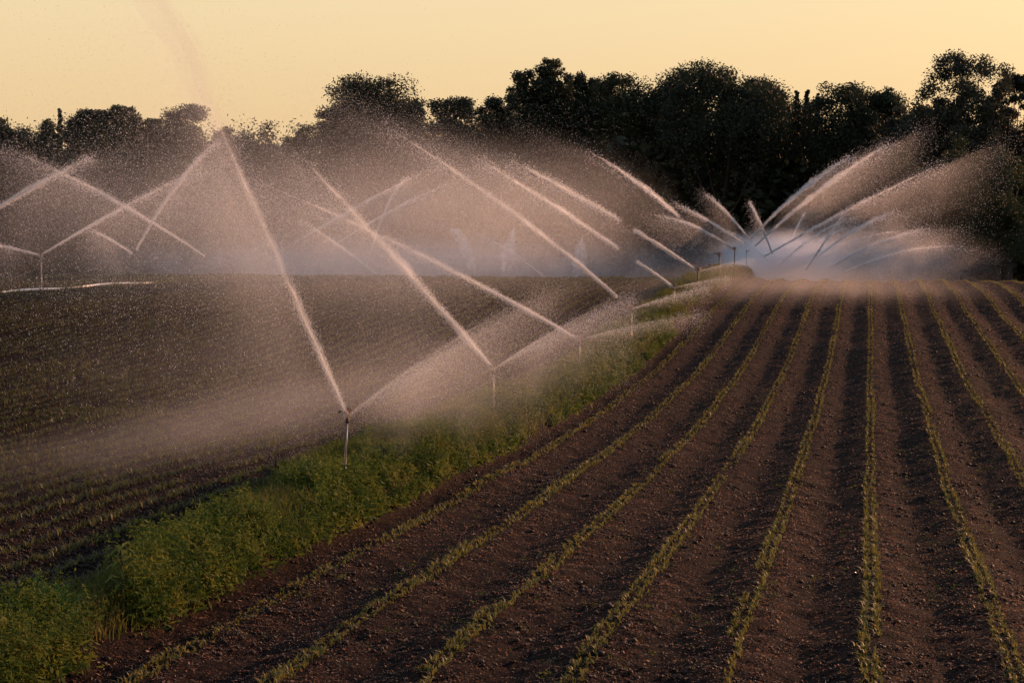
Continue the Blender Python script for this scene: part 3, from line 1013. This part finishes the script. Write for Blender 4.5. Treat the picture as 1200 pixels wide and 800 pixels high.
def jet(head, az, pts, label, n_core=9000, n_curt=16000, fall=1.3, w0=0.012, wk=0.013, start=0.0, end=1.0, gap=None, fade=1.0, ext=1.25, size=1.0, curt_from=0.3, group='jets from the sprinklers', cr=1.3, plume=False, core_end=1.0, vt=0.55, depth=5.0, vs=0.18, ve=None):
    P0 = np.array(head, float)
    c0, c1, s1 = fit(P0, az, pts)
    Yd = np.clip(P0[1], 12, 200)
    n_core, n_curt = int(n_core * (0.7 if Yd < 100 else 0.3)), int(n_curt * (0.5 if Yd < 100 else 0.25))
    # ---- core
    t = rng.random(n_core * 2)
    puls = vnoise(t * 26, t * 0 + az, 81) * 0.7 + vnoise(t * 70, t * 0 + az, 82) * 0.3
    dens = (0.35 + 1.1 * puls) * (1 - fade * 0.75 * t)
    keep = (rng.random(len(t)) < dens) & (t >= start) & (t <= end)
    if gap:
        keep &= ~((t > gap[0]) & (t < gap[1]))
    t = t[keep]
    s = t * s1
    P, hd = sample_curve(P0, az, c0, c1, s)
    sg = w0 * 2 + wk * s * (0.5 + 1.6 * s / s1)
    P = P + rng.normal(0, 1, P.shape) * sg[:, None] * np.array([1, 1, 0.8])
    P[:, 2] -= np.abs(rng.exponential(1.0, len(P))) * sg * 0.6
    R = np.clip(P[:, 1], 8, 200) * 1.3e-4 * rng.uniform(0.5, 1.5, len(P)) * size
    T = hd[None, :] + np.stack([0 * s, 0 * s, c0 - 2 * c1 * s], -1)
    T /= np.linalg.norm(T, axis=1)[:, None]
    K = np.full(len(P), 2.6)
    # ---- curtain of falling drops
    if n_curt:
        tc = curt_from + (ext - curt_from) * rng.random(n_curt) ** 0.8
        sc = tc * s1
        Q, _ = sample_curve(P0, az, c0, c1, sc)
        fl = rng.exponential(fall, n_curt) * (0.35 + 0.9 * tc)
        sg2 = 0.06 + 0.16 * np.sqrt(fl) + 0.02 * sc
        Q = Q + rng.normal(0, 1, Q.shape) * sg2[:, None]
        Q[:, 2] -= fl
        Q -= hd[None, :] * (fl * 0.18)[:, None]
        ok = Q[:, 2] > ground(Q[:, 0], Q[:, 1], False) + 0.05
        ok &= Q[:, 1] > 6
        Q = Q[ok]
        P = np.concatenate([P, Q])
        R = np.concatenate([R, np.clip(Q[:, 1], 8, 200) * 1.0e-4 * rng.uniform(0.5, 1.4, len(Q)) * size])
        T = np.concatenate([T, np.tile([0, 0, 1.0], (len(Q), 1))])
        K = np.concatenate([K, np.full(len(Q), 1.5)])
    root = empty('water_jet', P0)
    tag(root, label, 'water jet', group)
    o = solids('stream', P - P0, R, M_DROP, 'tet', stretch=(T, K))
    o.parent = root
    rr = Yd * 0.00042 * cr
    spans = [(start, min(end, core_end))] if not gap else [(start, gap[0]), (gap[1], end)]
    for ta, tb in spans:
        core(root, P0, az, c0, c1, s1, ta, tb, 0.008 + rr * .5, 0.010 + rr * 2.6, len(label))
    if plume:
        t = np.linspace(0.45, 1.6, 60)
        Q, _ = sample_curve(P0, az, c0, c1, t * s1)
        for kk, (fr, sh) in enumerate(((1.0, -.5), (0.62, -.1), (0.36, .15))):
            R = fr * (0.04 + 0.24 * (t - 0.35)) * (0.35 + 1.1 * vnoise(t * 16, t * 0 + kk, 97)) * np.clip((t - 0.43) / 0.25, 0.02, 1) * np.clip((1.62 - t) / .2, 0.02, 1)
            m = MB()
            m.tube(list(Q - P0 + np.stack([(vnoise(t * 9, t * 0 + kk, 98) - .5 + sh) * .22 * t, 0 * t, (vnoise(t * 11, t * 0 + kk, 99) - .5) * .1], -1)), list(R), 12)
            m.build('plume', M_PLUME, root)
    if vt > 0:
        curtain(root, P0, az, c0, c1, s1, vt, depth, vs, ve if ve else ext)
    return root


H = HP
JL = [
    (H[0], -178, [(370, 400), (328, 315), (300, 250), (265, 160), (235, 90), (190, 0)], 'steepest jet rising from the nearest sprinkler into the sky', dict(n_core=17000, n_curt=30000, fall=1.2, wk=0.022, ext=1.35, size=.9, cr=1.9, core_end=.9, plume=True)),
    (H[1], -140, [(525, 370), (470, 310), (420, 255), (340, 170)], 'broad pink jet from the second sprinkler rising left', dict(n_core=16000, n_curt=34000, fall=1.8, wk=0.022, ext=1.5, cr=2.3)),
    (H[2], -125, [(600, 355), (540, 325), (440, 270), (370, 240), (290, 210)], 'long thin jet from the third sprinkler reaching far left', dict(n_core=12000, n_curt=30000, fall=1.6, ext=1.3)),
    (H[3], -125, [(720, 347), (650, 285), (583, 235), (500, 180), (440, 140)], 'straight orange jet ending at the fourth sprinkler', dict(n_core=11000, n_curt=30000, fall=2.0, start=.06, ext=1.35)),
    (H[4], -125, [(752, 310), (727, 292), (640, 233), (562, 190), (500, 150)], 'broken orange jet with a short bright stub at its foot', dict(n_core=10000, n_curt=26000, fall=2.0, gap=(.16, .24), end=.82, ext=1.4)),
    (H[5], -122, [(815, 313), (730, 262), (660, 218), (592, 185)], 'orange jet ending at the short silhouetted post', dict(n_core=10000, n_curt=22000, fall=2.0, gap=(.34, .42), ext=1.5)),
    (H[6], -120, [(790, 250), (760, 222), (732, 203), (685, 175)], 'uppermost right curving jet with a white foot over the dark wood', dict(n_core=8000, n_curt=18000, fall=2.2, start=.30, ext=1.5)),
    (H[7], -115, [(850, 285), (825, 270), (790, 257), (770, 252)], 'low pinkish jet from the thin grey post', dict(n_core=5000, n_curt=12000, fall=1.2, cr=0.8)),
    (at_y(880, 283, 122), -70, [(868, 270), (855, 252), (842, 238), (828, 228)], 'short bluish jet leaning left above the last posts', dict(n_core=5000, n_curt=6000, fall=1.6, start=.05, cr=0.8)),
    (at_y(872, 286, 126), -75, [(850, 272), (825, 255), (805, 244), (788, 237)], 'curving bluish jet below the short bluish one', dict(n_core=5000, n_curt=8000, fall=1.2, cr=0.8)),
    (at_y(905, 297, 124), -80, [(899, 280), (890, 260), (882, 245), (878, 234)], 'nearly upright white jet with a feathered tip', dict(n_core=5000, n_curt=4000, fall=1.0, curt_from=.6, ext=1.05, cr=0.9)),
    (at_y(880, 279, 122), 60, [(905, 254), (945, 218), (975, 196), (1000, 182)], 'upper orange jet of the pair curving right', dict(n_core=11000, n_curt=22000, fall=2.0, ext=1.4, cr=1.5, vt=1.1)),
    (at_y(885, 288, 124), 60, [(905, 270), (960, 225), (1000, 192), (1045, 168)], 'lower orange jet of the pair curving right', dict(n_core=12000, n_curt=26000, fall=2.2, ext=1.35, cr=1.5, vt=1.2)),
    (at_y(896, 300, 126), 65, [(930, 280), (1000, 243), (1060, 212), (1110, 190)], 'long brownish jet reaching towards the right edge', dict(n_core=10000, n_curt=30000, fall=2.2, ext=1.4, cr=1.0, vt=1.3)),
    (at_y(945, 315, 128), 75, [(955, 302), (970, 280), (980, 262), (988, 250)], 'thin white jet rising between the two blue white arcs', dict(n_core=4000, n_curt=3000, fall=1.2, cr=0.8)),
    (at_y(950, 308, 130), 70, [(970, 292), (1000, 270), (1030, 255), (1052, 247)], 'upper blue white arc right of the bright spray', dict(n_core=6000, n_curt=14000, fall=1.4, ext=1.5, cr=1.3, vt=1.0)),
    (at_y(968, 316, 130), 70, [(985, 306), (1015, 291), (1050, 277), (1092, 267)], 'lower blue white arc right of the bright spray', dict(n_core=6000, n_curt=14000, fall=1.3, ext=1.4, cr=1.3, vt=1.0)),
    (at_y(930, 318, 132), 80, [(945, 300), (965, 278), (990, 268)], 'faint white arc inside the bright spray', dict(n_core=3000, n_curt=6000, fall=1.2, cr=0.91)),
    (at_y(912, 312, 128), 70, [(930, 296), (955, 276), (980, 262), (1002, 254)], 'fine bluish arc starting inside the white mist', dict(n_core=2500, n_curt=3000, fall=1.0, cr=.7)),
    (at_y(925, 316, 131), 80, [(960, 297), (1000, 282), (1040, 272), (1075, 270)], 'lowest fine arc skimming the right crest', dict(n_core=2500, n_curt=4000, fall=1.0, cr=.7)),
    (at_y(900, 306, 130), -80, [(885, 290), (866, 278), (848, 270)], 'fine pale arc falling left behind the thin grey posts', dict(n_core=2200, n_curt=3000, fall=1.0, cr=.7)),
    (at_y(918, 308, 133), 75, [(926, 285), (936, 262), (944, 248)], 'thin upright blue jet right of the feathered white one', dict(n_core=2200, n_curt=1500, fall=.8, cr=.7)),
    (at_y(990, 318, 133), 75, [(1020, 306), (1060, 294), (1105, 288), (1140, 290)], 'faint outermost arc low over the right crest', dict(n_core=2200, n_curt=4000, fall=.8, cr=.7)),
    # behind the crest, middle
    (at_y(430, 312, 128), 40, [(440, 275), (446, 258), (460, 232), (478, 206)], 'thin bluish jet rising behind the broad pink jet', dict(n_core=4200, n_curt=6000, fall=1.2, cr=0.78)),
    (at_y(395, 285, 126), 55, [(430, 265), (470, 240), (500, 225), (535, 212)], 'lower pale arc crossing behind the broad pink jet', dict(n_core=4200, n_curt=7000, fall=1.4, cr=0.78)),
    (at_y(345, 285, 124), 55, [(400, 252), (440, 230), (480, 210), (510, 196)], 'upper pale arc crossing behind the broad pink jet', dict(n_core=4500, n_curt=8000, fall=1.4, cr=0.845)),
    (at_y(557, 324, 132), -85, [(552, 305), (545, 288), (537, 276), (528, 268)], 'small curved blue jet on the crest at centre', dict(n_core=3200, n_curt=7000, fall=1.0, cr=3.2)),
    (at_y(592, 324, 132), 80, [(595, 305), (597, 292), (600, 278), (602, 266)], 'upright blue plume on the crest at centre', dict(n_core=3400, n_curt=5000, fall=1.2, curt_from=.5, ext=1.05, cr=3.2)),
    (at_y(676, 324, 132), 80, [(677, 312), (679, 300), (681, 288), (682, 276)], 'small blue white plume behind the straight orange jet', dict(n_core=3400, n_curt=5000, fall=.9, curt_from=.5, ext=1.05, cr=3.2)),
    (at_y(640, 326, 130), -85, [(610, 303), (585, 286), (560, 274)], 'faint pale line falling right behind the upright plume', dict(n_core=2600, n_curt=6000, fall=1.0, cr=0.65)),
    # left
    (hl + np.array([0, 0, .07]), 75, [(100, 268), (140, 246), (190, 218), (240, 196)], 'jet rising right from the lone left sprinkler', dict(n_core=6000, n_curt=20000, fall=1.6, ext=1.2, cr=0.845)),
    (hl + np.array([0, 0, .05]), -100, [(30, 295), (0, 287), (-40, 280)], 'short low jet leaving the left edge from the lone sprinkler', dict(n_core=3500, n_curt=8000, fall=1.2, cr=0.78)),
    (at_y(-40, 268, 66), 60, [(0, 243), (30, 224), (60, 206), (110, 183)], 'bright jet entering from the left edge and rising right', dict(n_core=9000, n_curt=12000, fall=1.2, ext=1.4, cr=1.3)),
    (at_y(240, 300, 92), -80, [(185, 265), (150, 244), (100, 215), (0, 172)], 'long pale jet rising left across the bright left jet', dict(n_core=7000, n_curt=24000, fall=1.8, ext=1.2, cr=0.845)),
    (at_y(155, 297, 100), -80, [(135, 284), (120, 275), (105, 268)], 'stubby pale jet above the end of the white pipe', dict(n_core=3000, n_curt=8000, fall=1.2, cr=0.78)),
    (at_y(160, 292, 82), 60, [(180, 257), (205, 220), (235, 182), (255, 166)], 'steep pale jet rising towards the tallest jet', dict(n_core=6500, n_curt=20000, fall=1.8, ext=1.4, cr=0.975)),
    (at_y(440, 320, 118), -80, [(400, 290), (370, 268), (350, 257)], 'dim pale line behind the long thin jet', dict(n_core=3000, n_curt=8000, fall=1.2, cr=0.65)),
]
for (h, az, pts, lab, kw) in JL:
    jet(h, az, pts, lab, **kw)


def fan(head, az, el, spread_az, length, n, label, drop=1.0, T=1.5):
    """The wide spreader spray on the back of a sprinkler: a bright upper edge with a falling skirt."""
    P0 = np.array(head, float)
    Yd = P0[1]
    s = length * rng.random(n) ** 0.62
    a = np.radians(az + rng.normal(0, spread_az, n))
    hd = np.stack([np.sin(a), np.cos(a), 0 * a], -1)
    k = math.tan(math.radians(el))
    c1 = k / (length * 5.5)
    z = k * s - s * s * c1
    fl = rng.exponential(1.0, n) * (0.02 + 0.8 * (s / length) ** 1.3 * drop * length / 4)
    P = hd * s[:, None] + rng.normal(0, 1, (n, 3)) * (0.01 + 0.03 * s)[:, None]
    P[:, 2] += z - fl
    W = P + P0
    P = P[W[:, 2] > ground(W[:, 0], W[:, 1], False) + 0.04]
    R = Yd * 1.0e-4 * rng.uniform(0.5, 1.5, len(P))
    root = empty('spreader_spray', P0)
    tag(root, label, 'water spray', 'fan sprays behind the sprinkler heads')
    o = solids('stream', P, R, M_DROP, 'tet', stretch=(np.tile([0, 0, 1.0], (len(P), 1)), np.full(len(P), 1.4)))
    o.parent = root
    core(root, P0, az, k, c1, length, 0.02, 0.8, 0.008, (0.02 + Yd * .0006) if T > 1 else 0.02, len(label))
    curtain(root, P0, az, k, c1, length, T, 2.6 * drop, 0.03, 1.25, M_FAN)
    return root


fan(H[0], 85, 38, 9, 3.6, 22000, 'pink fan of spray right of the nearest sprinkler', 1.0, 1.7)
fan(H[1], 85, 34, 8, 3.4, 16000, 'pink fan of spray right of the second sprinkler', 1.0, 1.5)
fan(H[2], 70, 15, 3, 4.0, 3000, 'thin flat spray right of the third sprinkler', .3, .7)
fan(H[3], 75, 20, 3, 3.0, 3000, 'small spray and splash right of the fourth sprinkler', .3, .7)
fan(H[4], 75, 14, 3, 2.6, 1200, 'faint spray right of the dark fifth head', .3, .5)
fan(H[5], 80, 16, 3, 3.0, 1200, 'pale low spray between the short and the tall post', .3, .5)


# drifting mist: clouds of fine drops, placed in the air where the sprays cross
def mist(name, label, blobs):
    PP, RR = [], []
    for (px, py, Yc, sx, sy, sd, n, k) in blobs:
        n = int(n * 1.8)
        c = at_y(px, py, Yc)
        m = Yc / FPX
        q = c + rng.normal(0, 1, (n, 3)) * np.array([sx * m, sd, sy * m])
        ok = (q[:, 2] > ground(q[:, 0], q[:, 1], False) + 0.05) & (q[:, 1] > 7)
        q = q[ok]
        PP.append(q)
        RR.append(q[:, 1] * 1.25e-4 * rng.uniform(0.5, 1.4, len(q)) * k)
    P, R = np.concatenate(PP), np.concatenate(RR)
    o = solids(name, P, R, M_DROP, 'tet')
    return tag(o, label, 'mist', kind='stuff')


mist('mist_drops', 'fine drops drifting over the left field', [
    (420, 250, 62, 120, 70, 9, 22000, .85), (200, 240, 60, 120, 70, 9, 26000, .85), (560, 240, 76, 100, 60, 9, 12000, .85),
    (470, 450, 38, 110, 60, 4, 14000, .85), (330, 480, 36, 100, 40, 4, 8000, .85), (90, 260, 60, 100, 60, 7, 12000, .85)])


def mist_mat(dens, rx, ry, rz):
    """Soft cloud: density falls off smoothly to the hull, with wisps."""
    m, n, l = new_mat('mist_air')
    out = n.new('ShaderNodeOutputMaterial')
    tc = n.new('ShaderNodeTexCoord')
    dv = n.new('ShaderNodeVectorMath')
    dv.operation = 'DIVIDE'
    dv.inputs[1].default_value = (rx, ry, rz)
    ln = n.new('ShaderNodeVectorMath')
    ln.operation = 'LENGTH'
    mr = n.new('ShaderNodeMapRange')
    mr.interpolation_type = 'SMOOTHERSTEP'
    mr.inputs['From Min'].default_value = 0.0
    mr.inputs['From Max'].default_value = 1.0
    mr.inputs['To Min'].default_value = dens
    mr.inputs['To Max'].default_value = 0.0
    no = n.new('ShaderNodeTexNoise')
    no.inputs['Scale'].default_value = 0.45
    no.inputs['Detail'].default_value = 2.0
    m2 = n.new('ShaderNodeMapRange')
    m2.inputs['From Min'].default_value = 0.3
    m2.inputs['From Max'].default_value = 0.7
    m2.inputs['To Min'].default_value = 0.45
    m2.inputs['To Max'].default_value = 1.55
    mu = n.new('ShaderNodeMath')
    mu.operation = 'MULTIPLY'
    v = n.new('ShaderNodeVolumePrincipled')
    v.inputs['Color'].default_value = (0.97, 0.97, 0.98, 1)
    v.inputs['Anisotropy'].default_value = 0.5
    l.new(tc.outputs['Object'], dv.inputs[0])
    l.new(dv.outputs[0], ln.inputs[0])
    l.new(ln.outputs['Value'], mr.inputs['Value'])
    l.new(tc.outputs['Object'], no.inputs['Vector'])
    l.new(no.outputs[0], m2.inputs['Value'])
    l.new(mr.outputs[0], mu.inputs[0])
    l.new(m2.outputs[0], mu.inputs[1])
    l.new(mu.outputs[0], v.inputs['Density'])
    l.new(v.outputs[0], out.inputs['Volume'])
    return m


def mist_blob(label, px, py, Yc, rx, ry, rz, dens):
    c = at_y(px, py, Yc)
    bm = bmesh.new()
    bmesh.ops.create_icosphere(bm, subdivisions=3, radius=1.04)
    for v in bm.verts:
        v.co = Vector((v.co.x * rx, v.co.y * ry, v.co.z * rz))
    me = bpy.data.meshes.new('mist')
    bm.to_mesh(me)
    bm.free()
    me.materials.append(mist_mat(dens, rx, ry, rz))
    o = bpy.data.objects.new('mist', me)
    COL.objects.link(o)
    o.location = c
    return tag(o, label, 'mist', kind='stuff')


mist_blob('pink brown mist over the middle of the left field', 420, 262, 64, 12, 13, 5.0, .021)
mist_blob('pale brown mist left of the tallest jet', 170, 268, 62, 11, 11, 4.2, .012)
mist_blob('brown mist behind the orange jets', 610, 255, 90, 10, 12, 5.2, .016)
mist_blob('pink mist beside the nearest sprinkler', 490, 450, 36, 4.0, 4.5, 1.7, .03)
mist_blob('bluish mist in the hollow behind the crest', 480, 312, 136, 36, 8, 3.6, .095)
mist_blob('white mist at the end of the bank', 915, 305, 131, 6.5, 6, 2.8, .75)
mist_blob('pale mist behind the right crest', 985, 306, 135, 14, 7, 3.9, .10)
mist_blob('low pinkish spray drifting over the near beds of the left field', 262, 508, 42, 4.6, 21.0, 1.4, .027)
mist_blob('thin warm veil over the rows left of the nearest sprinkler', 300, 425, 50, 9.5, 11, 2.6, .006)
mist_blob('thin warm mist over the far right beds', 930, 342, 98, 15, 14, 2.6, .014)
# big drops falling close to the lens side of the field
n = 20000
Yc = rng.uniform(9, 24, n)
px = rng.normal(150, 130, n)
py = np.minimum(rng.normal(230, 150, n), rng.uniform(300, 560, n))
dd = _f + ((px - 600) / FPX)[:, None] * _r - ((py - 400) / FPX)[:, None] * _u
P = EYE + dd * (Yc / dd[:, 1])[:, None]
ok = P[:, 2] > ground(P[:, 0], P[:, 1], False) + 0.2
P = P[ok]
o = solids('falling_drops', P, rng.uniform(0.0010, 0.0026, len(P)), M_DROP, 'oct', stretch=(np.tile([0, 0, 1.0], (len(P), 1)), np.full(len(P), 1.5)))
tag(o, 'scattered bright water drops falling close by on the left', 'water drops', kind='stuff')
